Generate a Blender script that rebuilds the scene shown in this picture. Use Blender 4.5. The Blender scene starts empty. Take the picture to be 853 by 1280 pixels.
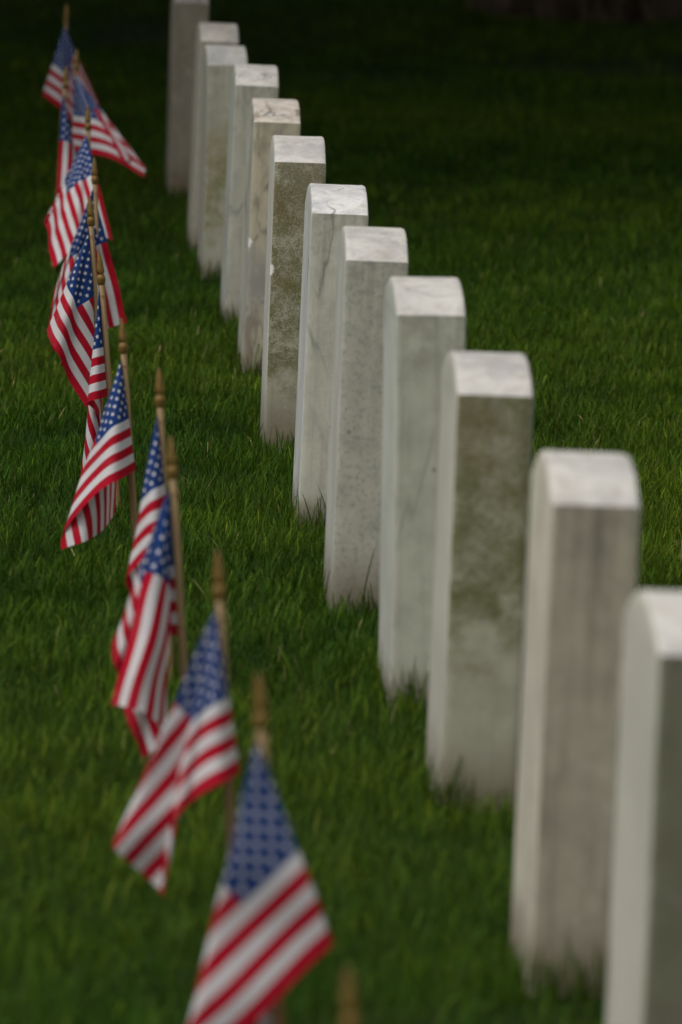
import bpy, bmesh, math, random
import numpy as np
from mathutils import Vector, Matrix, noise as mnoise

random.seed(7)
rng = np.random.default_rng(11)
R = math.radians
scene = bpy.context.scene
COL = scene.collection

# ------------------------------------------------------------------ helpers
def link(o, parent=None):
    COL.objects.link(o)
    if parent is not None:
        o.parent = parent
    return o

def mesh_obj(name, verts, faces, mat, parent=None, smooth=True, uvs=None):
    me = bpy.data.meshes.new(name)
    me.from_pydata([tuple(v) for v in verts], [], faces)
    me.update()
    if uvs is not None:
        uv = me.uv_layers.new(name='UVMap')
        for l in me.loops:
            uv.data[l.index].uv = uvs[l.vertex_index]
    if smooth:
        me.polygons.foreach_set('use_smooth', [True] * len(me.polygons))
    if mat is not None:
        me.materials.append(mat)
    return link(bpy.data.objects.new(name, me), parent)

def big_mesh(name, co, loops, starts, mat, col=None, smooth=False):
    """numpy arrays straight into a mesh"""
    me = bpy.data.meshes.new(name)
    me.vertices.add(len(co)); me.vertices.foreach_set('co', co.astype(np.float32).ravel())
    me.loops.add(len(loops)); me.loops.foreach_set('vertex_index', loops.astype(np.int32))
    me.polygons.add(len(starts)); me.polygons.foreach_set('loop_start', starts.astype(np.int32))
    me.update(calc_edges=True)
    if smooth:
        me.polygons.foreach_set('use_smooth', np.ones(len(starts), bool))
    if col is not None:
        a = me.color_attributes.new('tint', 'FLOAT_COLOR', 'POINT')
        a.data.foreach_set('color', col.astype(np.float32).ravel())
    me.materials.append(mat)
    return link(bpy.data.objects.new(name, me))

def thing(name, label, cat, loc=(0, 0, 0), rot=(0, 0, 0), group=None):
    o = bpy.data.objects.new(name, None)
    o.empty_display_size = .05
    link(o)
    o.location = loc; o.rotation_euler = rot
    o['label'] = label; o['category'] = cat
    if group: o['group'] = group
    return o

class NT:
    """small node-tree helper"""
    def __init__(s, mat):
        mat.use_nodes = True
        s.t = mat.node_tree; s.t.nodes.clear()
        s.out = s.t.nodes.new('ShaderNodeOutputMaterial')
    def n(s, kind, **kw):
        nd = s.t.nodes.new('ShaderNode' + kind)
        for k, v in kw.items():
            setattr(nd, k, v)
        return nd
    def set(s, sock, v):
        if hasattr(v, 'is_output') or isinstance(v, bpy.types.NodeSocket):
            s.t.links.new(v, sock)
        else:
            if isinstance(v, (tuple, list)) and len(v) == 3 and sock.type == 'RGBA':
                v = (*v, 1)
            sock.default_value = v
    def m(s, op, a, b=0.0, c=None, clamp=False):
        nd = s.n('Math', operation=op, use_clamp=clamp)
        s.set(nd.inputs[0], a); s.set(nd.inputs[1], b)
        if c is not None: s.set(nd.inputs[2], c)
        return nd.outputs[0]
    def mix(s, f, a, b):
        nd = s.n('Mix', data_type='RGBA')
        s.set(nd.inputs[0], f); s.set(nd.inputs[6], a); s.set(nd.inputs[7], b)
        return nd.outputs[2]
    def ramp(s, v, lo, hi, a=0.0, b=1.0):
        nd = s.n('MapRange', interpolation_type='SMOOTHSTEP')
        s.set(nd.inputs[0], v)
        for i, q in enumerate((lo, hi, a, b)): s.set(nd.inputs[i + 1], q)
        return nd.outputs[0]
    def noise(s, vec, scale, detail=4, rough=.55, dist=0.0):
        nd = s.n('TexNoise')
        s.set(nd.inputs['Vector'], vec); s.set(nd.inputs['Scale'], scale)
        s.set(nd.inputs['Detail'], detail); s.set(nd.inputs['Roughness'], rough)
        s.set(nd.inputs['Distortion'], dist)
        return nd.outputs['Fac']
    def mapping(s, vec, scale=(1, 1, 1), loc=(0, 0, 0), rot=(0, 0, 0)):
        nd = s.n('Mapping')
        s.set(nd.inputs['Vector'], vec)
        nd.inputs['Scale'].default_value = scale
        nd.inputs['Location'].default_value = loc
        nd.inputs['Rotation'].default_value = rot
        return nd.outputs[0]
    def bsdf(s, col, rough, bump=None, strength=.3, dist=.002, **kw):
        b = s.n('BsdfPrincipled')
        s.set(b.inputs['Base Color'], col); s.set(b.inputs['Roughness'], rough)
        for k, v in kw.items(): s.set(b.inputs[k.replace('_', ' ')], v)
        if bump is not None:
            bp = s.n('Bump'); bp.inputs['Strength'].default_value = strength
            bp.inputs['Distance'].default_value = dist
            s.set(bp.inputs['Height'], bump)
            s.set(b.inputs['Normal'], bp.outputs[0])
        return b.outputs[0]
    def done(s, sh): s.t.links.new(sh, s.out.inputs['Surface'])

# ------------------------------------------------------------------ camera
F_PX = 8892.19
CAMC = Vector((-0.746604, -8.116583, 1.48073))
PITCH, ROLL, YAW = 0.11464, 0.033481, 0.062908
fwd = Vector((math.sin(YAW) * math.cos(PITCH), math.cos(YAW) * math.cos(PITCH), -math.sin(PITCH)))
right = Vector((math.cos(YAW), -math.sin(YAW), 0))
up = right.cross(fwd)
r2 = math.cos(ROLL) * right + math.sin(ROLL) * up
u2 = -math.sin(ROLL) * right + math.cos(ROLL) * up
cd = bpy.data.cameras.new('camera')
cam = link(bpy.data.objects.new('camera', cd))
M = Matrix((r2, u2, -fwd)).transposed().to_4x4()
M.translation = CAMC
cam.matrix_world = M
cd.sensor_fit = 'VERTICAL'; cd.sensor_height = 36; cd.sensor_width = 24
cd.lens = F_PX / 1280 * 36
cd.clip_start = .1; cd.clip_end = 2000
cd.dof.use_dof = True
cd.dof.focus_distance = 13.2
cd.dof.aperture_fstop = 7.3
cd.dof.aperture_blades = 9
scene.camera = cam

# ------------------------------------------------------------------ light
w = bpy.data.worlds.new('World'); scene.world = w; w.use_nodes = True
nt = w.node_tree; nt.nodes.clear()
wo = nt.nodes.new('ShaderNodeOutputWorld'); bg = nt.nodes.new('ShaderNodeBackground')
sky = nt.nodes.new('ShaderNodeTexSky'); sky.sky_type = 'NISHITA'; sky.sun_disc = False
SUN_EL, SUN_AZ = R(58), R(-122)          # azimuth from +Y, towards -X
sky.sun_elevation = SUN_EL; sky.sun_rotation = SUN_AZ
sky.dust_density = 3.0; sky.ozone_density = 1.0
hs = nt.nodes.new('ShaderNodeHueSaturation'); hs.inputs['Saturation'].default_value = .10
nt.links.new(sky.outputs[0], hs.inputs['Color']); nt.links.new(hs.outputs[0], bg.inputs[0])
bg.inputs[1].default_value = .12
nt.links.new(bg.outputs[0], wo.inputs[0])
sd = bpy.data.lights.new('sun', 'SUN'); sd.energy = 1.2; sd.angle = R(25); sd.color = (1, .95, .87)
sun = link(bpy.data.objects.new('sun', sd))
sdir = Vector((math.sin(SUN_AZ) * math.cos(SUN_EL), math.cos(SUN_AZ) * math.cos(SUN_EL), math.sin(SUN_EL)))
sun.rotation_euler = sdir.to_track_quat('Z', 'Y').to_euler()
vs = scene.view_settings
vs.view_transform = 'Standard'; vs.look = 'None'; vs.exposure = 0.16; vs.gamma = 1; vs.use_curve_mapping = False

# ------------------------------------------------------------------ materials
def stone_mat(i, base=(.55, .55, .51), side=(.42, .43, .38), vein=.3, vscale=6, vrot=.4,
              algae=0.0, az=(.1, .6), acol=(.11, .115, .03), fine=0.0, warm=0.0, chip=None, streak=.22, cap=(.61,.585,.54), bot=.05, mott=0.1, hh=.57):
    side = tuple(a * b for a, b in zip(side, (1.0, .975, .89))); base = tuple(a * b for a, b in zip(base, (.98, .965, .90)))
    m = bpy.data.materials.new('weathered_marble'); n = NT(m)
    tc = n.n('TexCoord'); P = n.mapping(tc.outputs['Object'], loc=(i * 3.17, i * 1.3, i * 5.1))
    sep = n.n('SeparateXYZ'); n.set(sep.inputs[0], tc.outputs['Object'])
    x, y, z = sep.outputs
    g = n.n('NewGeometry')
    vt = n.n('VectorTransform', vector_type='NORMAL', convert_from='WORLD', convert_to='OBJECT')
    n.set(vt.inputs[0], g.outputs['True Normal'])
    sn = n.n('SeparateXYZ'); n.set(sn.inputs[0], vt.outputs[0])
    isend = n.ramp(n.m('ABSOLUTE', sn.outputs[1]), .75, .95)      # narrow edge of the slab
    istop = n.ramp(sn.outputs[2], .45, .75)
    big = n.noise(P, 5, 3); mid = n.noise(P, 22, 5, .6); spk = n.noise(P, 260, 3, .7); fin = n.noise(P, 110, 4, .75)
    col = n.mix(n.ramp(big, .35, .65), base, tuple(c * .86 for c in base))
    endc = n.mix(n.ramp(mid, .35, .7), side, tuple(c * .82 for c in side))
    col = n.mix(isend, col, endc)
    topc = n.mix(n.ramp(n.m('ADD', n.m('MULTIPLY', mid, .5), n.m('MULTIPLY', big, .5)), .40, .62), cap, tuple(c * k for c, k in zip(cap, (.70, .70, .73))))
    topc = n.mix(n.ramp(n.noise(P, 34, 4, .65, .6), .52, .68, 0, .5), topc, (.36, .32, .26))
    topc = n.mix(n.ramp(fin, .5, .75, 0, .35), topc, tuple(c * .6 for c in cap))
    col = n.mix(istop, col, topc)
    # grey veins: thin lines where a stretched noise crosses its middle
    vn = n.noise(n.mapping(P, scale=(1.6, 1.6, .55), rot=(vrot, .2, 0)), vscale, 3, .5, .5)
    line = n.m('SUBTRACT', 1.0, n.ramp(n.m('ABSOLUTE', n.m('SUBTRACT', vn, .5)), .0, .016))
    brk = n.ramp(n.noise(P, 9, 2), .40, .62)
    col = n.mix(n.m('MULTIPLY', n.m('MULTIPLY', line, brk), vein * .85), col, (.15, .15, .14))
    cloud = n.ramp(n.noise(n.mapping(P, scale=(1.5, 1.5, .5), rot=(vrot, 0, 0)), vscale * 1.3, 4, .6, .8), .52, .75)
    col = n.mix(n.m('MULTIPLY', cloud, vein * .75), col, (.22, .23, .23))
    if mott > 0:
        mt = n.ramp(n.noise(n.mapping(P, scale=(1.2, 1.2, .7), rot=(.6, .3, 0)), 16, 4, .6, .9), .50, .68)
        col = n.mix(n.m('MULTIPLY', mt, mott), col, (.20, .16, .115))
    dr = n.ramp(n.noise(n.mapping(P, scale=(75, 75, 1.1)), 1, 3, .55), .46, .66)
    col = n.mix(n.m('MULTIPLY', n.m('MULTIPLY', dr, n.m('MULTIPLY', isend, n.ramp(z, .30, .60))), .34), col, (.17, .165, .13))
    ed = n.m('MULTIPLY', n.ramp(n.m('ADD', z, n.m('MULTIPLY', n.m('SUBTRACT', mid, .5), .25)), hh - .07, hh - .01), isend)
    col = n.mix(n.m('MULTIPLY', ed, n.ramp(n.noise(P, 30, 3), .40, .60, 0, .35)), col, (.19, .175, .14))
    lr_ = n.ramp(n.noise(P, 48, 3, .75, .4), .60, .70)
    col = n.mix(n.m('MULTIPLY', lr_, .22), col, (.26, .27, .21))
    lt = n.ramp(n.noise(P, 64, 4, .7), .60, .72)
    col = n.mix(n.m('MULTIPLY', lt, .30), col, (.66, .64, .58))
    # weather streaks down the edge
    st = n.ramp(n.noise(n.mapping(P, scale=(60, 60, 3.2)), 1, 4, .6), .48, .72)
    col = n.mix(n.m('MULTIPLY', n.m('MULTIPLY', st, streak), isend), col, (.15, .13, .10))
    # lichen and algae growing on the edge
    if algae > 0:
        am = n.m('MULTIPLY', n.ramp(n.m('ADD', z, n.m('MULTIPLY', n.m('SUBTRACT', mid, .5), .35)), az[0] - .05, az[0] + .10),
                 n.m('SUBTRACT', 1.0, n.ramp(n.m('ADD', z, n.m('MULTIPLY', n.m('SUBTRACT', mid, .5), .3)), az[1] - .06, az[1] + .03)))
        grain = n.noise(P, 330, 2, .6)
        sp = n.ramp(n.m('ADD', n.m('ADD', n.m('MULTIPLY', fin, .3), n.m('MULTIPLY', mid, .3)), n.m('MULTIPLY', grain, .4)), .62 - .24 * algae, .72 - .14 * algae)
        am = n.m('MULTIPLY', n.m('MULTIPLY', am, sp), n.m('MULTIPLY', isend, min(1, algae * 1.15)))
        ac = n.mix(n.ramp(big, .4, .6), acol, (acol[0] * 1.35, acol[1] * 1.05, acol[2] * 1.3))
        col = n.mix(am, col, ac)
    if fine > 0:
        col = n.mix(n.m('MULTIPLY', n.m('MULTIPLY', n.ramp(fin, .48, .66), fine), isend), col, (.20, .20, .18))
    # dark sugar-grain speckle and pits
    col = n.mix(n.m('MULTIPLY', n.ramp(spk, .60, .72), .28), col, (.2, .2, .17))
    pit = n.n('TexVoronoi'); n.set(pit.inputs['Vector'], P); n.set(pit.inputs['Scale'], 26)
    pm = n.m('MULTIPLY', n.m('SUBTRACT', 1.0, n.ramp(pit.outputs['Distance'], .04, .13)), n.ramp(n.noise(P, 13, 1), .56, .62))
    col = n.mix(n.m('MULTIPLY', pm, .7), col, (.12, .12, .10))
    if warm > 0: col = n.mix(warm, col, (.46, .37, .25))
    # soil splash above the turf
    zb = n.m('ADD', z, n.m('MULTIPLY', n.m('SUBTRACT', mid, .5), .10))
    col = n.mix(n.m('SUBTRACT', .75, n.ramp(zb, .02, bot + .035, 0, .75)), col, (.135, .105, .062))
    if chip:
        d = n.n('VectorMath', operation='DISTANCE')
        n.set(d.inputs[0], n.mapping(tc.outputs['Object'], scale=(1.3, 1, .8)))
        d.inputs[1].default_value = (chip[0] * 1.3, chip[1], chip[2] * .8)
        dd = n.m('ADD', d.outputs['Value'], n.m('MULTIPLY', n.m('SUBTRACT', fin, .5), .02))
        col = n.mix(n.m('SUBTRACT', 1.0, n.ramp(dd, .008, .011)), col, (.72, .70, .66))
    h = n.m('ADD', n.m('MULTIPLY', fin, .6), n.m('MULTIPLY', spk, .4))
    n.done(n.bsdf(col, .82, h, .55, .0022, Specular_IOR_Level=.25))
    return m

def wood_mat():
    m = bpy.data.materials.new('pine_dowel'); n = NT(m)
    tc = n.n('TexCoord')
    g = n.noise(n.mapping(tc.outputs['Object'], scale=(300, 300, 9)), 1, 4, .6)
    b = n.noise(tc.outputs['Object'], 12, 2)
    c = n.mix(n.ramp(g, .35, .68), (.33, .22, .10), (.20, .12, .05))
    c = n.mix(n.ramp(b, .4, .7, 0, .35), c, (.20, .13, .06))
    n.done(n.bsdf(c, .6, g, .3, .0006)); return m

def gold_mat():
    m = bpy.data.materials.new('gold_painted_wood'); n = NT(m)
    tc = n.n('TexCoord'); b = n.noise(tc.outputs['Object'], 90, 3)
    c = n.mix(n.ramp(b, .35, .65), (.22, .13, .024), (.11, .062, .012))
    n.done(n.bsdf(c, .42, b, .25, .0006, Metallic=.35)); return m

HOIST, FLY = .203, .305
def flag_mat():
    m = bpy.data.materials.new('printed_flag_cloth'); n = NT(m)
    uv = n.n('UVMap'); sp = n.n('SeparateXYZ'); n.set(sp.inputs[0], uv.outputs[0])
    u, v = sp.outputs[0], sp.outputs[1]               # u: 0..1 hoist to fly, v: 0..1 top to bottom
    red, white, blue = (.42, .007, .024), (.64, .62, .63), (.013, .045, .175)
    st = n.m('GREATER_THAN', n.m('MODULO', n.m('MULTIPLY', v, 13), 2), 1.0)
    base = n.mix(st, red, white)
    cu, cv = .4, 7 / 13
    inc = n.m('MULTIPLY', n.m('LESS_THAN', u, cu), n.m('LESS_THAN', v, cv))
    X = n.m('MULTIPLY', u, 12 / cu); Y = n.m('MULTIPLY', v, 10 / cv)    # lattice 1..11, 1..9
    sx, sy = cu * FLY / 12, cv * HOIST / 10
    RS = .0051
    stars = None
    for o, (x0, x1, y0, y1) in ((1, (0, 12, 0, 10)), (0, (1, 11, 1, 9))):
        dx = n.m('SUBTRACT', n.m('FLOORED_MODULO', n.m('ADD', X, 1.0 - o), 2.0), 1.0)
        dy = n.m('SUBTRACT', n.m('FLOORED_MODULO', n.m('ADD', Y, 1.0 - o), 2.0), 1.0)
        px, py = n.m('MULTIPLY', dx, sx), n.m('MULTIPLY', dy, -sy)
        r = n.m('SQRT', n.m('ADD', n.m('MULTIPLY', px, px), n.m('MULTIPLY', py, py)))
        an = n.m('ARCTAN2', px, py)
        k = n.m('MULTIPLY', n.m('ABSOLUTE', n.m('SUBTRACT', n.m('FLOORED_MODULO', n.m('ADD', n.m('DIVIDE', an, 2 * math.pi / 5), .5), 1.0), .5)), 2 * math.pi / 5)
        ax, ay = n.m('MULTIPLY', r, n.m('COSINE', k)), n.m('MULTIPLY', r, n.m('SINE', k))
        xi, yi = .42 * RS * math.cos(R(36)), .42 * RS * math.sin(R(36))
        t = n.m('ADD', n.m('MULTIPLY', ax, yi), n.m('MULTIPLY', ay, RS - xi))
        ins = n.m('LESS_THAN', t, yi * RS)
        for q, lo, hi in ((X, x0, x1), (Y, y0, y1)):
            ins = n.m('MULTIPLY', ins, n.m('MULTIPLY', n.m('GREATER_THAN', q, lo), n.m('LESS_THAN', q, hi)))
        stars = ins if stars is None else n.m('MAXIMUM', stars, ins)
    col = n.mix(inc, base, n.mix(stars, blue, white))
    tc = n.n('TexCoord')
    dirt = n.noise(tc.outputs['Object'], 18, 3)
    col = n.mix(n.ramp(dirt, .45, .8, 0, .12), col, (.25, .22, .2))
    wv = n.n('TexWave', wave_type='BANDS'); n.set(wv.inputs['Vector'], uv.outputs[0]); n.set(wv.inputs['Scale'], 160)
    cr = n.noise(tc.outputs['Object'], 35, 3, .5)
    h = n.m('ADD', n.m('MULTIPLY', cr, 3.0), n.m('MULTIPLY', wv.outputs['Fac'], .06))
    pr = n.bsdf(col, .75, h, .35, .0022, Specular_IOR_Level=.08)
    tr = n.n('BsdfTranslucent'); n.set(tr.inputs[0], col)
    ms = n.n('MixShader'); ms.inputs[0].default_value = .22
    n.t.links.new(pr, ms.inputs[1]); n.t.links.new(tr.outputs[0], ms.inputs[2])
    n.done(ms.outputs[0]); return m

def blade_mat():
    m = bpy.data.materials.new('grass_blades'); n = NT(m)
    at = n.n('Attribute'); at.attribute_name = 'tint'
    pr = n.n('BsdfPrincipled'); n.set(pr.inputs['Base Color'], at.outputs['Color'])
    pr.inputs['Roughness'].default_value = .6; pr.inputs['Specular IOR Level'].default_value = .12
    tr = n.n('BsdfTranslucent'); n.set(tr.inputs[0], at.outputs['Color'])
    ms = n.n('MixShader'); ms.inputs[0].default_value = .3
    n.t.links.new(pr.outputs[0], ms.inputs[1]); n.t.links.new(tr.outputs[0], ms.inputs[2])
    n.done(ms.outputs[0]); return m

def ground_mat():
    m = bpy.data.materials.new('turf_soil'); n = NT(m)
    g = n.n('NewGeometry'); P = g.outputs['Position']
    a = n.noise(P, .35, 4); b = n.noise(P, 6, 5, .65); c = n.noise(P, 60, 4, .7)
    col = n.mix(n.ramp(b, .35, .7), (.017, .044, .003), (.032, .062, .005))
    col = n.mix(n.ramp(c, .45, .7, 0, .6), col, (.010, .024, .003))
    col = n.mix(n.ramp(a, .52, .72, 0, .7), col, (.055, .038, .02))
    n.done(n.bsdf(col, .95, c, .8, .03, Specular_IOR_Level=.1)); return m

def bark_mat():
    m = bpy.data.materials.new('furrowed_bark'); n = NT(m)
    tc = n.n('TexCoord'); P = tc.outputs['Object']
    f = n.noise(n.mapping(P, scale=(9, 9, 1.4)), 1.6, 6, .65, .6)
    k = n.noise(P, 14, 4)
    col = n.mix(n.ramp(f, .40, .62), (.035, .024, .016), (.12, .085, .055))
    col = n.mix(n.ramp(k, .55, .8, 0, .5), col, (.06, .065, .03))
    n.done(n.bsdf(col, .95, f, 1.0, .05, Specular_IOR_Level=.1)); return m

def leaf_mat():
    m = bpy.data.materials.new('tree_leaves'); n = NT(m)
    at = n.n('Attribute'); at.attribute_name = 'tint'
    pr = n.n('BsdfPrincipled'); n.set(pr.inputs['Base Color'], at.outputs['Color']); pr.inputs['Roughness'].default_value = .55
    n.done(pr.outputs[0]); return m

WOOD, GOLD, CLOTH, BLADE, GROUND, BARK, LEAF = wood_mat(), gold_mat(), flag_mat(), blade_mat(), ground_mat(), bark_mat(), leaf_mat()

# ------------------------------------------------------------------ ground
def gz(x, y):
    """gentle unevenness of the lawn"""
    d = min(1.0, max(0.0, (y - 13) / 8))
    return .008 + .012 * math.sin(x * 1.9 + .7) * math.sin(y * .9 + .3) + d * .05 * math.sin(y * .8 + x * .5)
def gz_np(x, y):
    d = np.clip((y - 13) / 8, 0, 1)
    return .008 + .012 * np.sin(x * 1.9 + .7) * np.sin(y * .9 + .3) + d * .05 * np.sin(y * .8 + x * .5)

def build_ground():
    def axis(lo, hi, step, far):
        a = list(np.arange(lo, hi + 1e-6, step))
        e = [1, 3, 8, 20, 50, 120, far]
        return [lo - q for q in reversed(e)] + a + [hi + q for q in e]
    xs = axis(-6, 8, .25, 400); ys = axis(-9, 34, .25, 500)
    v = [(x, y, gz(x, y) if abs(x) < 60 and -60 < y < 80 else 0) for y in ys for x in xs]
    nx = len(xs)
    f = [(j * nx + i, j * nx + i + 1, (j + 1) * nx + i + 1, (j + 1) * nx + i) for j in range(len(ys) - 1) for i in range(nx - 1)]
    o = mesh_obj('ground', v, f, GROUND); o['kind'] = 'structure'
build_ground()

# ------------------------------------------------------------------ headstones
SW, ST, RISE = .33, .1016, .041      # width along the row, thickness, rise of the arched top
#      X       Y      shoulder  lean    yaw(deg)
STONES = [
 (.006, -1.17, .545, .004, 0.3), (-.012, -.148, .577, .005, -1), (-.020, 1.150, .571, .004, -0.8), (-.021, 2.117, .589, -.010, -0.7),
 (-.046, 3.208, .580, .006, -1.3), (-.035, 4.390, .567, .006, -1.2), (-.033, 5.676, .571, .002, -1.4), (-.009, 7.112, .561, .006, -0.4),
 (.000, 8.311, .572, .010, -0.9), (.001, 9.541, .551, -.005, 0), (.008, 10.503, .563, .008, -0.3), (.021, 12.545, .572, .000, -0.3)]
SPEC = [
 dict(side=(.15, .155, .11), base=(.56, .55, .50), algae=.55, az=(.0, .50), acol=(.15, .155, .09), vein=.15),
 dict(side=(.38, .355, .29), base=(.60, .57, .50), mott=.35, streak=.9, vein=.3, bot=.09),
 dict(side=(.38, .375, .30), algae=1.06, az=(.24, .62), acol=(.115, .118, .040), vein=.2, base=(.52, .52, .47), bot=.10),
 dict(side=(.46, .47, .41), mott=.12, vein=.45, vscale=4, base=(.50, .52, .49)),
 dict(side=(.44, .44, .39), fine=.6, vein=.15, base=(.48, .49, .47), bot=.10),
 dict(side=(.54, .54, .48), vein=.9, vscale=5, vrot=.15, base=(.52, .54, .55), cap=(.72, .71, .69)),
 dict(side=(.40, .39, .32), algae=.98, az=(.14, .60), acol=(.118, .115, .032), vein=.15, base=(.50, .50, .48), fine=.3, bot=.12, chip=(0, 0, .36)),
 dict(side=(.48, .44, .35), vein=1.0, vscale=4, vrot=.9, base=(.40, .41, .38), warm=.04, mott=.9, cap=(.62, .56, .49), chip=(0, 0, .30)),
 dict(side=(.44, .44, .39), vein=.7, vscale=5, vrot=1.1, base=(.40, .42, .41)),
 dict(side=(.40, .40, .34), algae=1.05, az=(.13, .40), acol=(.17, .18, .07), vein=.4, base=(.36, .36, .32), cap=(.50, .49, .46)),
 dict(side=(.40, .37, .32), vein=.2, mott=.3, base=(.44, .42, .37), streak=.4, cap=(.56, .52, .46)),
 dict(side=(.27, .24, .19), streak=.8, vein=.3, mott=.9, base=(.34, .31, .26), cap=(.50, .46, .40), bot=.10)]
SLAB = [
 'pale marble headstone with dark olive edge, cut off by the right border',
 'large blurred headstone with brown rain streaks, beside the cut-off one at the right border',
 'headstone with olive algae patch on the upper half of its edge, third from front',
 'smooth light grey headstone with a few dark pits, directly behind the olive-patched one',
 'evenly grey finely speckled headstone, fifth from the front of the row',
 'white headstone with one long thin grey crack-like vein running down its edge',
 'headstone densely speckled with green lichen, brown soil stain at its foot',
 'cream headstone with dark smudges under its mottled cap, just behind the lichen-speckled one',
 'pale grey headstone with slanting grey veins, ninth from the front',
 'greyish headstone with mossy green patch halfway down and grey cap, tenth from the front',
 'cream headstone with a plain pale rounded top, eleventh from the front',
 'dark brown-grey headstone at the far end of the row, its top cut off']

def slab_mesh(h, seed):
    """slab: profile in YZ (with arched top) lofted across its thickness, with eased edges and a little wear"""
    Rr = (SW * SW / 4 + RISE * RISE) / (2 * RISE); half = math.asin(SW / 2 / Rr)
    prof = []
    zb = -.12
    nv = 26
    for i in range(nv): prof.append((0, zb + (h - zb) * i / nv))
    for i in range(25):
        a = -half + 2 * half * i / 24
        prof.append((SW / 2 + Rr * math.sin(a), h + RISE - Rr + Rr * math.cos(a)))
    for i in range(nv): prof.append((SW, h - (h - zb) * (i + 1) / nv))
    cy, cz = SW / 2, h / 2
    n = len(prof)
    # outward normals of the profile
    nrm = []
    for i in range(n):
        a = prof[(i - 1) % n] if i > 0 else (prof[0][0], prof[0][1] - .1)
        b = prof[i + 1] if i < n - 1 else (prof[-1][0], prof[-1][1] - .1)
        ty, tz = b[0] - a[0], b[1] - a[1]; L = math.hypot(ty, tz)
        nrm.append((-tz / L, ty / L))
    e = .0055
    rows = [(0, 2.6 * e), (.0, e * 1.0), (e * .3, e * .3), (e, 0)]
    xs = rows + [(ST * k / 8, 0) for k in range(1, 8)] + [(ST - a, b) for a, b in reversed(rows)]
    V, Fc = [], []
    for (x, ins) in xs:
        for (p, q) in zip(prof, nrm):
            v = Vector((x, p[0] - q[0] * ins, p[1] - q[1] * ins))
            s = Vector((v.x * 30 + seed * 7, v.y * 30, v.z * 30))
            edge = 1.0 if x < e * 2 or x > ST - 2 * e else .25
            d = mnoise.noise(s) * .0012 * edge + mnoise.noise(s * 3.1) * .0007 * edge
            v += Vector((0, q[0], q[1])) * d
            V.append(v)
    m = len(xs)
    for j in range(m - 1):
        for i in range(n - 1):
            Fc.append((j * n + i, (j + 1) * n + i, (j + 1) * n + i + 1, j * n + i + 1))
    # flat faces: quads across from left to right of the profile
    for base, flip in ((0, False), ((m - 1) * n, True)):
        a = [base + i for i in range(n)]
        # strips joining profile point i with its mirror
        for i in range(n // 2 - 1 + n % 2):
            q = (a[i], a[i + 1], a[n - 2 - i], a[n - 1 - i])
            if len(set(q)) < 4: q = tuple(dict.fromkeys(q))
            if len(q) >= 3: Fc.append(q if not flip else tuple(reversed(q)))
    return V, Fc

for i, ((X, Y, h, lean, yaw), sp) in enumerate(zip(STONES, SPEC)):
    V, Fc = slab_mesh(h, i + 1)
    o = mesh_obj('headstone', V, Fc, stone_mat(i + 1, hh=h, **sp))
    o.data.set_sharp_from_angle(angle=R(38))
    o.location = (X, Y, 0); o.rotation_euler = (R(.2 * math.sin(i * 2.1)), lean / .56, R(yaw))
    o['label'] = SLAB[i]; o['category'] = 'headstone'; o['group'] = 'row of marble headstones'

# ------------------------------------------------------------------ stick flags
def solve_path(keys, N=90):
    """keys: (theta deg, lateral angle, angle toward camera, bulge sign). Unit-speed path of cone directions."""
    pts = []
    for k in range(len(keys) - 1):
        t0, a0, b0, s = keys[k]; t1, a1, b1, _ = keys[k + 1]
        L = R(t1 - t0)
        m = max(4, int(N * (t1 - t0) / 90))
        nb = 1 if abs(s) < 1.5 else 2          # |s|=2: two alternating bulges
        sg = math.copysign(1, s)
        def curve(A):
            return [(a0 + (a1 - a0) * q, b0 + (b1 - b0) * q + sg * A * math.sin(math.pi * nb * q)) for q in [j / 24 for j in range(25)]]
        def length(A):
            c = curve(A)
            return sum(math.hypot((c[j + 1][0] - c[j][0]) * math.cos(c[j][1]), c[j + 1][1] - c[j][1]) for j in range(24))
        lo, hi = 0.0, 1.2
        if length(0) < L:
            for _ in range(40):
                mid = (lo + hi) / 2
                if length(mid) < L: lo = mid
                else: hi = mid
        c = curve(lo)
        cl = [0]
        for j in range(24):
            cl.append(cl[-1] + math.hypot((c[j + 1][0] - c[j][0]) * math.cos(c[j][1]), c[j + 1][1] - c[j][1]))
        for j in range(m if k < len(keys) - 2 else m + 1):
            s_ = cl[-1] * j / m
            e = max(0, min(23, next((q for q in range(24) if cl[q + 1] >= s_ - 1e-12), 23)))
            f_ = (s_ - cl[e]) / max(1e-9, cl[e + 1] - cl[e])
            pts.append((R(t0) + L * j / m, c[e][0] + (c[e + 1][0] - c[e][0]) * f_, c[e][1] + (c[e + 1][1] - c[e][1]) * f_))
    P = np.array(pts)
    for _ in range(5):                          # round the folds
        Q = P.copy()
        Q[1:-1, 1:] = .25 * P[:-2, 1:] + .5 * P[1:-1, 1:] + .25 * P[2:, 1:]
        P = Q
    return P

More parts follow.
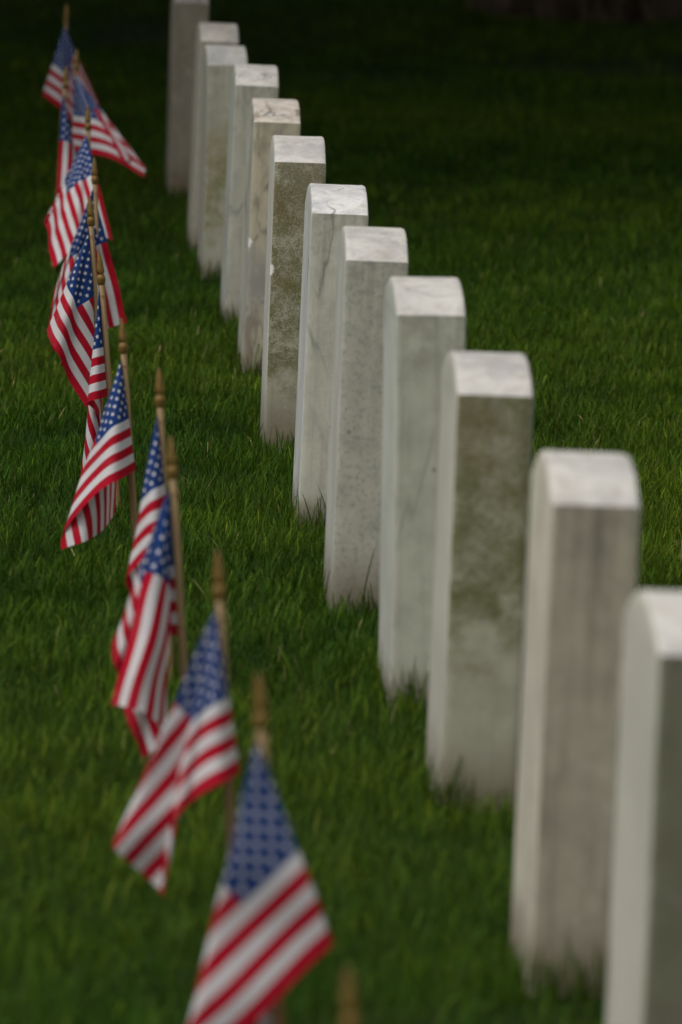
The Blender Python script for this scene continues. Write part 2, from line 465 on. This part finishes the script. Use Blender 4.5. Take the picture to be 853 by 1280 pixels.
def cloth_mesh(keys, seed):
    P = solve_path(keys)
    NU, NV = 64, 44
    V, UV = [], []
    for j in range(NV + 1):
        for i in range(NU + 1):
            u, v = FLY * i / NU, HOIST * j / NV
            r = math.hypot(u, v); th = math.atan2(u, v) if r > 0 else 0
            a = np.interp(th, P[:, 0], P[:, 1]); b = np.interp(th, P[:, 0], P[:, 2])
            D = Vector((math.cos(b) * math.sin(a), -math.sin(b), -math.cos(b) * math.cos(a)))
            p = D * r
            wgt = min(1, u / .10)
            q = Vector((u * 11 + seed * 3.7, v * 11, seed))
            p += Vector((mnoise.noise(q) * .004, mnoise.noise(q + Vector((9, 3, 1))) * .010, 0)) * wgt
            # flutter of the free edge
            if u > .22:
                p.y += .004 * math.sin(v * 70 + seed) * (u - .22) / .085
            V.append(p); UV.append((i / NU, j / NV))
    Fc = [(j * (NU + 1) + i, (j + 1) * (NU + 1) + i, (j + 1) * (NU + 1) + i + 1, j * (NU + 1) + i + 1) for j in range(NV) for i in range(NU)]
    return V, Fc, UV

def lathe(prof, seg=20):
    V = [(r * math.cos(2 * math.pi * k / seg), r * math.sin(2 * math.pi * k / seg), z) for r, z in prof for k in range(seg)]
    Fc = [(j * seg + k, j * seg + (k + 1) % seg, (j + 1) * seg + (k + 1) % seg, (j + 1) * seg + k) for j in range(len(prof) - 1) for k in range(seg)]
    Fc.append(tuple(range(seg))[::-1]); Fc.append(tuple((len(prof) - 1) * seg + k for k in range(seg)))
    return V, Fc

FIN = [(.0040, -.060), (.0062, -.0575), (.0076, -.053), (.0080, -.0485), (.0074, -.044), (.0058, -.0408), (.0050, -.0395), (.0066, -.0375),
       (.0071, -.034), (.0062, -.026), (.0049, -.016), (.0034, -.007), (.0020, -.0015), (.0004, 0)]
#      tipX   tipZ   slope   Y(=stone Y+.16)   forward lean
FLAGS = [
 (-.360, -2.268, .425, .078), (-.377, -1.010, .496, .082), (-.376, .012, .495, .079), (-.384, 1.310, .489, .087), (-.367, 2.277, .487, .070),
 (-.390, 3.368, .463, .093), (-.397, 4.550, .475, .106), (-.383, 5.836, .482, .082), (-.338, 7.272, .463, .059), (-.325, 8.471, .503, .049),
 (-.350, 9.701, .531, -.036), (-.302, 10.663, .526, -.004), (-.287, 12.705, .553, -.011)]
# cone keys, lateral angle measured in the photo (image slope); .0335 roll is added below
KEYS = [
 [(0, .05, 0, 1), (30, -.22, .15, 1), (60, .05, .2, 1), (90, -.2, 0, 1)],
 [(0, .05, 0, -1), (21, .37, .06, 1), (57, -.26, .14, -1), (90, .1, -.15, -1)],
 [(0, .05, 0, 1), (8, .155, .05, 1), (34, -.14, .12, 1), (48, -.23, .0, 1), (57, -.17, .06, 1), (72, -.43, .10, -1), (90, -.22, -.10, -1)],
 [(0, .057, -.05, -1), (24, -.35, -.10, 1), (45, -.23, .0, 1), (57, -.10, .06, 1), (64, .0, .10, 1), (90, -.28, .25, 1)],
 [(0, .04, 0, 1), (6, .11, .04, 1), (40, -.20, .06, 1), (58, -.10, -.18, -1), (90, .0, -.25, -2)],
 [(0, .07, 0, 1), (6, .14, .04, 1), (54, -.34, .08, 1), (90, -.03, -.25, -1)],
 [(0, .077, 0, 1), (20, -.12, .10, 1), (38, .0, -.12, -1), (56, -.10, -.10, 1), (74, .03, -.25, -1), (90, -.06, -.3, 1)],
 [(0, .053, -.05, -1), (24, -.42, .0, 1), (49, -.155, .10, 1), (63, .075, .05, -1), (90, -.20, -.25, -1)],
 [(0, .03, -.05, -1), (30, -.36, -.10, 1), (48, -.33, .08, 1), (60, -.22, .10, 1), (74, .02, .05, -1), (90, .25, -.05, 1)],
 [(0, .02, 0, -1), (26, -.48, .22, -1), (49, -.34, .50, 1), (57, -.25, .58, 1), (72, -.05, .62, 1), (90, .24, .66, 1)],
 [(0, -.065, 0, -1), (22, .20, -.12, 1), (45, -.05, -.04, -1), (67, .22, .04, 1), (90, -.07, .10, 1)],
 [(0, -.03, .05, 1), (28, .14, .46, 1), (56, .60, .50, 1), (63, .66, .48, 1), (76, .62, .42, 1), (90, .50, .56, 1)],
 [(0, -.04, 0, -1), (18, -.34, .22, 1), (48, .10, .34, 1), (90, .42, .62, 1)]]
CSCALE = [.95, 1.03, .93, 1.0, .95, .89, .95, .95, 1.0, 1.0, 1.0, 1.0, 1.0]
FL = [
 'stick flag of which only a blurred gold spearhead shows at the bottom edge',
 'nearest American flag, blurred and spread wide with its starry canton in the middle',
 'blurred American stick flag with a V-shaped fold, standing left of the second headstone',
 'folded American stick flag with nearly vertical stripes, third flag back from the nearest cloth',
 'American stick flag with narrow pointed canton, partly hidden behind the vertical-striped folded flag',
 'American stick flag, stripes curving down left over a back fold of vertical stripes',
 'tightly furled American stick flag with a narrow canton, behind and left of the curved-stripe one',
 'sharply focused American stick flag with crisp white stars and stripes spread down to the left',
 'American stick flag with stripes showing right of its pole, behind the sharpest flag',
 'American stick flag spread left, lower corner pointing down, above the sharpest flags',
 'limp American stick flag hanging straight down its pole, in front of the one blown right',
 'American stick flag blown out to the right over dark grass with a long pointed corner',
 'farthest American stick flag at the upper left, its stripes slanting, below the highest gold spearhead']
for i, ((tx, Y, tz, slope), keys) in enumerate(zip(FLAGS, KEYS)):
    bx = tx + slope * tz
    t = thing('stick_flag', FL[i], 'flag', (bx, Y, gz(bx, Y) - .008), (0, 0, 0), 'small flags planted beside the headstones')
    ax = Vector((-slope, 0, 1)).normalized()
    Lp = tz / ax.z
    tilt = Vector((0, 0, 1)).rotation_difference(ax).to_euler()
    prof = [(.0008, -.09), (.0056, -.055), (.0056, Lp * .5), (.0054, Lp - .056), (.0050, Lp - .0555)]
    V, Fc = lathe(prof, 16)
    p = mesh_obj('pole', V, Fc, WOOD, t); p.rotation_euler = tilt; p.data.set_sharp_from_angle(angle=R(40))
    V, Fc = lathe(FIN, 20)
    f = mesh_obj('finial', V, Fc, GOLD, t); f.location = ax * Lp
    f.rotation_euler = tilt
    ks = [(a, b + .0335, c, s) for a, b, c, s in keys]
    ks[0] = (0, math.atan(slope), 0, keys[0][3])
    V, Fc, UV = cloth_mesh(ks, i + 1)
    c = mesh_obj('cloth', V, Fc, CLOTH, t, uvs=UV)
    sc_ = CSCALE[i]; c.scale = (sc_, sc_, sc_)
    c.location = ax * (Lp - .066) + Vector((-.005, -.0045, 0))
    # the two staples holding the cloth to the stick
    for q in (.012, .19 * sc_):
        pos = ax * (Lp - .066 - q) + Vector((0, -.0066, 0))
        bm = bmesh.new(); bmesh.ops.create_cube(bm, size=1, matrix=Matrix.Translation(pos) @ Matrix.Diagonal((.009, .0012, .0012, 1)))
        bmesh.ops.bevel(bm, geom=bm.edges[:], offset=.0004, segments=1, affect='EDGES')
        me = bpy.data.meshes.new('staple'); bm.to_mesh(me); bm.free(); me.materials.append(GOLD)
        link(bpy.data.objects.new('staple', me), t)

# ------------------------------------------------------------------ grass
def blades(P, height, width, lean, az, tint, tipmul, curl):
    """P (n,3) roots. returns co, loops, starts, col"""
    n = len(P)
    side = np.stack([np.cos(az + np.pi / 2), np.sin(az + np.pi / 2), np.zeros(n)], 1)
    dirn = np.stack([np.cos(az), np.sin(az), np.zeros(n)], 1)
    co = np.zeros((n, 7, 3)); col = np.ones((n, 7, 4))
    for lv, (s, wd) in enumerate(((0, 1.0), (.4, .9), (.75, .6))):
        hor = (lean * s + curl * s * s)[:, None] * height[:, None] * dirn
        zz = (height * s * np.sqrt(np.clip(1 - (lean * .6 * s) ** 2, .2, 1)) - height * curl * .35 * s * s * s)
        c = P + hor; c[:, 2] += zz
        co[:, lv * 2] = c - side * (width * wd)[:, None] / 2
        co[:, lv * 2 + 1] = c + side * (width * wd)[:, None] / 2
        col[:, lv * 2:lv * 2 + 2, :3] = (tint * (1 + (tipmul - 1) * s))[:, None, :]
    hor = ((lean + curl)[:, None] * height[:, None] * dirn)
    c = P + hor; c[:, 2] += height * np.sqrt(np.clip(1 - (lean * .6) ** 2, .2, 1)) - height * curl * .45
    co[:, 6] = c; col[:, 6, :3] = tint * tipmul
    b = (np.arange(n) * 7)[:, None]
    loops = np.concatenate([b + np.array([[0, 1, 3, 2]]), b + np.array([[2, 3, 5, 4]]), b + np.array([[4, 5, 6]])], 1).ravel()
    st = (np.arange(n) * 11)[:, None] + np.array([[0, 4, 8]])
    return co.reshape(-1, 3), loops, st.ravel(), col.reshape(-1, 4)

def smooth_noise(x, y, sc, seed):
    r = np.random.default_rng(seed); z = 0; amp = 0
    for k in range(7):
        a = r.uniform(0, 2 * np.pi); f = sc * r.uniform(.6, 1.9); ph = r.uniform(0, 6.28)
        z = z + np.sin((x * np.cos(a) + y * np.sin(a)) * f + ph + 1.3 * np.sin((x * np.sin(a) - y * np.cos(a)) * f * .7 + ph)); amp += 1
    return z / amp * 2.2       # about -1..1

def sample_field(d0, d1, dens, margin):
    """roots on the strip of lawn the lens looks along"""
    half0, half1 = .050 * d0 + margin, .050 * d1 + margin
    area = (half0 + half1) * (d1 - d0); n = int(area * dens)
    d = d0 + (d1 - d0) * rng.random(n); hw = .050 * d + margin
    keep = rng.random(n) < hw / max(half0, half1)
    d = d[keep]; hw = hw[keep]; n = len(d)
    l = (rng.random(n) * 2 - 1) * hw
    x = CAMC.x + math.sin(YAW) * d + math.cos(YAW) * l
    y = CAMC.y + math.cos(YAW) * d - math.sin(YAW) * l
    return x, y, d

def clear_of_stones(x, y):
    ok = np.ones(len(x), bool)
    for (X, Y, h, lean, yaw) in STONES:
        ok &= ~((x > X - .002 - (y - Y) * math.tan(R(yaw))) & (x < X + ST + .002) & (y > Y - .002) & (y < Y + SW + .002))
    return ok

def grass_layer(d0, d1, dens, margin, wmul=1.0, hmul=1.0, clump=.5):
    x, y, d = sample_field(d0, d1, dens, margin)
    # pull roots into tufts
    nx = smooth_noise(x, y, 38, 3); ny = smooth_noise(x, y, 38, 4)
    x = x + nx * .008 * clump; y = y + ny * .008 * clump
    ok = clear_of_stones(x, y)
    # bare earth patches near the tree
    for (px, py, rx, ry) in BARE:
        q = ((x - px) / rx) ** 2 + ((y - py) / ry) ** 2 + .5 * smooth_noise(x, y, 5, 12)
        ok &= ~((q < 1) & (rng.random(len(x)) < .75))
    x, y = x[ok], y[ok]; n = len(x)
    big = smooth_noise(x, y, 1.6, 21); mid = smooth_noise(x, y, 9, 22); sm = smooth_noise(x, y, 45, 23)
    H = (.032 + .004 * big + .008 * mid + .006 * sm + rng.normal(0, .010, n)) * hmul
    H = np.clip(H, .014, .12); tall = rng.random(n) < .012; H[tall] *= 1.5
    W = rng.uniform(.0010, .0024, n) * wmul
    lean = np.abs(rng.normal(.34, .26, n)); curl = np.abs(rng.normal(.20, .22, n))
    az = smooth_noise(x, y, 11, 31) * 1.5 + rng.normal(0, 2.2, n)
    P = np.stack([x, y, gz_np(x, y) - .004], 1)
    g = np.array([.027, .076, .0030]); yel = np.array([.078, .118, .0055]); dk = np.array([.009, .030, .0018]); straw = np.array([.17, .155, .055])
    k = np.clip(.38 + .30 * mid + .26 * sm + rng.normal(0, .25, n), 0, 1)[:, None]
    t = dk * (1 - k) + g * k
    k2 = np.clip(.24 + .26 * big + .12 * mid + rng.normal(0, .22, n), 0, 1)[:, None]
    t = t * (1 - k2) + yel * k2
    s = (rng.random(n) < .014) & (y > 1.5); t[s] = straw * rng.uniform(.5, 1.2, (s.sum(), 1))
    t *= rng.uniform(.84, 1.40, (n, 1))
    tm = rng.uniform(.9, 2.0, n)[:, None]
    glint = rng.random(n) < .07; tm[glint] *= rng.uniform(1.4, 2.4, (glint.sum(), 1)); t[glint] = t[glint] * np.array([1.35, 1.0, 1.5])  # glints painted into the colour of some blade tips
    return blades(P, H, W, lean, az, t, tm, curl)

BARE = [(1.05, 19.5, .55, 1.1), (2.3, 21.0, .8, .8), (.3, 22.5, .4, .7)]

def edge_tufts():
    """uncut longer grass the mower misses round stones and sticks"""
    xs, ys, hs_ = [], [], []
    for i, (X, Y, h, lean, yaw) in enumerate(STONES):
        k = 40 if i < 4 else 130
        for _ in range(k):
            s = rng.random()
            if s < .38: px, py = X + rng.random() * ST, Y - abs(rng.normal(0, .010)) - .004
            elif s < .72: px, py = X - abs(rng.normal(0, .010)) - .004, Y + rng.random() * SW
            elif s < .86: px, py = X + ST + .004 + abs(rng.normal(0, .010)), Y + rng.random() * SW
            else: px, py = X + rng.random() * ST, Y + SW + .004 + abs(rng.normal(0, .01))
            xs.append(px); ys.append(py); hs_.append(abs(rng.normal(.028, .018)) + .014)
    for (X, Y, sp, hh, k) in ((.035, 4.375, .035, .105, 60), (.02, 2.10, .04, .085, 50), (.03, -.17, .05, .08, 60), (-.02, 1.13, .02, .09, 40),
                              (.004, 3.195, .003, .14, 2), (.05, 3.195, .02, .06, 25), (.03, 7.095, .012, .12, 3), (.06, 7.09, .02, .06, 30), (.07, 5.66, .03, .06, 40)):
        for _ in range(k):
            xs.append(X + rng.normal(0, sp)); ys.append(Y - abs(rng.normal(0, .008))); hs_.append(hh * rng.uniform(.6, 1.15))
    for (tx, Y, tz, sl) in FLAGS:
        bx = tx + sl * tz
        for _ in range(40):
            a = rng.random() * 6.28; r = .008 + abs(rng.normal(0, .012))
            xs.append(bx + r * math.cos(a)); ys.append(Y + r * math.sin(a)); hs_.append(rng.uniform(.03, .075))
    x, y, H = map(np.array, (xs, ys, hs_)); n = len(x)
    P = np.stack([x, y, gz_np(x, y) - .004], 1)
    t = np.array([.028, .070, .0035]) * rng.uniform(.6, 1.4, (n, 1)) + np.array([.03, .02, 0]) * rng.random((n, 1))
    return blades(P, H, rng.uniform(.0018, .0036, n), np.abs(rng.normal(.22, .16, n)), rng.random(n) * 6.28, t, rng.uniform(1, 1.5, n)[:, None], np.abs(rng.normal(.08, .1, n)))

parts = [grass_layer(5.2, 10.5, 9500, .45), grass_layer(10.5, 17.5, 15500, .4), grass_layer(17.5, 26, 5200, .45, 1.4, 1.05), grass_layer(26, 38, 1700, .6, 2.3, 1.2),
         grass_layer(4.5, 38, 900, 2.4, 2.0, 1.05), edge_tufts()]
co, lo, st, cl = [], [], [], []
vo = lof = 0
for (a, b, c, d) in parts:
    co.append(a); lo.append(b + vo); st.append(c + lof); cl.append(d); vo += len(a); lof += len(b)
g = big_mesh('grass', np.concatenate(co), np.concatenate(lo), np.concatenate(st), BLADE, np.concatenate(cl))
g['kind'] = 'stuff'; g['label'] = 'short green lawn grass growing around the headstones and flags'; g['category'] = 'grass'
print('blades', len(g.data.polygons) // 3)

# ------------------------------------------------------------------ trees
def tube(V, Fc, p0, p1, r0, r1, seg=14, wob=0.0, rings=6, seed=0, flare=0.0):
    p0, p1 = Vector(p0), Vector(p1); ax = (p1 - p0).normalized()
    a = ax.orthogonal().normalized(); b = ax.cross(a); base = len(V)
    for j in range(rings + 1):
        q = j / rings; c = p0.lerp(p1, q); r = r0 + (r1 - r0) * q
        for k in range(seg):
            an = 2 * math.pi * k / seg
            rr = r * (1 + wob * mnoise.noise(Vector((math.cos(an) * 1.7 + seed, math.sin(an) * 1.7, q * 2.5))))
            if flare: rr += flare * math.exp(-q * rings * .55) * (.55 + .45 * math.sin(an * 5 + seed) + .3 * math.sin(an * 3 + 1))
            V.append(c + (a * math.cos(an) + b * math.sin(an)) * rr)
    for j in range(rings):
        for k in range(seg):
            Fc.append((base + j * seg + k, base + j * seg + (k + 1) % seg, base + (j + 1) * seg + (k + 1) % seg, base + (j + 1) * seg + k))

def tree(x, y, rt, hcrown, rc, nleaf, label, seed):
    t = thing('shade_tree', label, 'tree', (x, y, gz(x, y) if -60 < y < 80 else 0), (0, 0, 0), 'old shade trees beyond the row')
    V, Fc = [], []
    tube(V, Fc, (0, 0, -.25), (.15, .1, hcrown), rt, rt * .62, 40, .25, 16, seed, rt * .55)
    lr = random.Random(seed)
    tips = []
    for k in range(9):
        an = k * 2.4 + lr.uniform(-.3, .3); el = lr.uniform(.25, .9); L = rc * lr.uniform(.55, .85)
        p0 = (.12, .08, hcrown * lr.uniform(.82, 1.0))
        p1 = (math.cos(an) * L * math.cos(el), math.sin(an) * L * math.cos(el), p0[2] + L * math.sin(el) * 1.2)
        tube(V, Fc, p0, p1, rt * .32, rt * .08, 10, .2, 6, seed + k)
        tips.append(p1)
        for q in range(3):
            a2 = an + lr.uniform(-.9, .9); m = Vector(p0).lerp(Vector(p1), lr.uniform(.4, .9)); L2 = L * .5
            p2 = m + Vector((math.cos(a2) * L2, math.sin(a2) * L2, lr.uniform(0, .7) * L2))
            tube(V, Fc, m, p2, rt * .12, rt * .03, 7, .1, 4, seed + k + q); tips.append(tuple(p2))
    mesh_obj('trunk', V, Fc, BARK, t)
    nleaf = int(nleaf * 2.6)
    r = np.random.default_rng(seed)
    # leaf clumps spread through an uneven crown
    nc = 150
    u = r.normal(size=(nc, 3)); u /= np.linalg.norm(u, axis=1)[:, None]
    rad = r.random(nc) ** .45
    cc = u * rad[:, None] * np.array([rc, rc, rc * .62]) + np.array([.1, .1, hcrown + rc * .50])
    cc[:, 2] = np.maximum(cc[:, 2], hcrown * .78)
    cc = np.concatenate([cc, np.array(tips)])
    idx = r.integers(0, len(cc), nleaf)
    C = cc[idx] + r.normal(0, .42, (nleaf, 3)) * np.array([1.15, 1.15, .7]) * rc / 6
    s = r.uniform(.06, .13, nleaf) * rc / 6
    A = r.normal(size=(nleaf, 3)); A /= np.linalg.norm(A, axis=1)[:, None]
    B = np.cross(A, r.normal(size=(nleaf, 3))); B /= np.linalg.norm(B, axis=1)[:, None]
    A *= s[:, None]; B *= (s * .62)[:, None]
    Q = np.stack([C - A, C + B * .9, C + A, C - B * .9], 1).reshape(-1, 3)
    colr = np.ones((nleaf, 4)); kk = r.random(nleaf)[:, None]
    colr[:, :3] = np.array([.03, .065, .012]) * (1 - kk) + np.array([.065, .105, .02]) * kk
    lo_ = np.arange(nleaf * 4); st_ = np.arange(nleaf) * 4
    o = big_mesh('crown', Q, lo_, st_, LEAF, np.repeat(colr, 4, 0)); o.parent = t

tree(2.30, 24.0, .43, 3.0, 10.0, 60000, 'thick brown tree trunk with root flare in deep shade at the top right corner', 5)
tree(-6.2, 15.5, .40, 3.2, 8.0, 60000, 'leafy tree added for shade left of the far end of the row, outside the photo', 15)  # out of view; added so its crown shades the far lawn and stones
tree(-1.5, 39.0, .45, 3.2, 9.0, 42000, 'broad tree added for shade far behind the last headstone, hidden above the photo', 25)  # unseen; one more crown added to darken the background
tree(9.6, 17.0, .42, 3.0, 8.5, 50000, 'added leafy shade tree beyond the right border of the photo, nearer than the thick trunk', 35)  # unseen; added to darken the lawn on the right

# ------------------------------------------------------------------ render settings
scene.render.engine = 'CYCLES'
scene.cycles.samples = 160
scene.cycles.use_denoising = True
scene.render.resolution_x = 682; scene.render.resolution_y = 1024
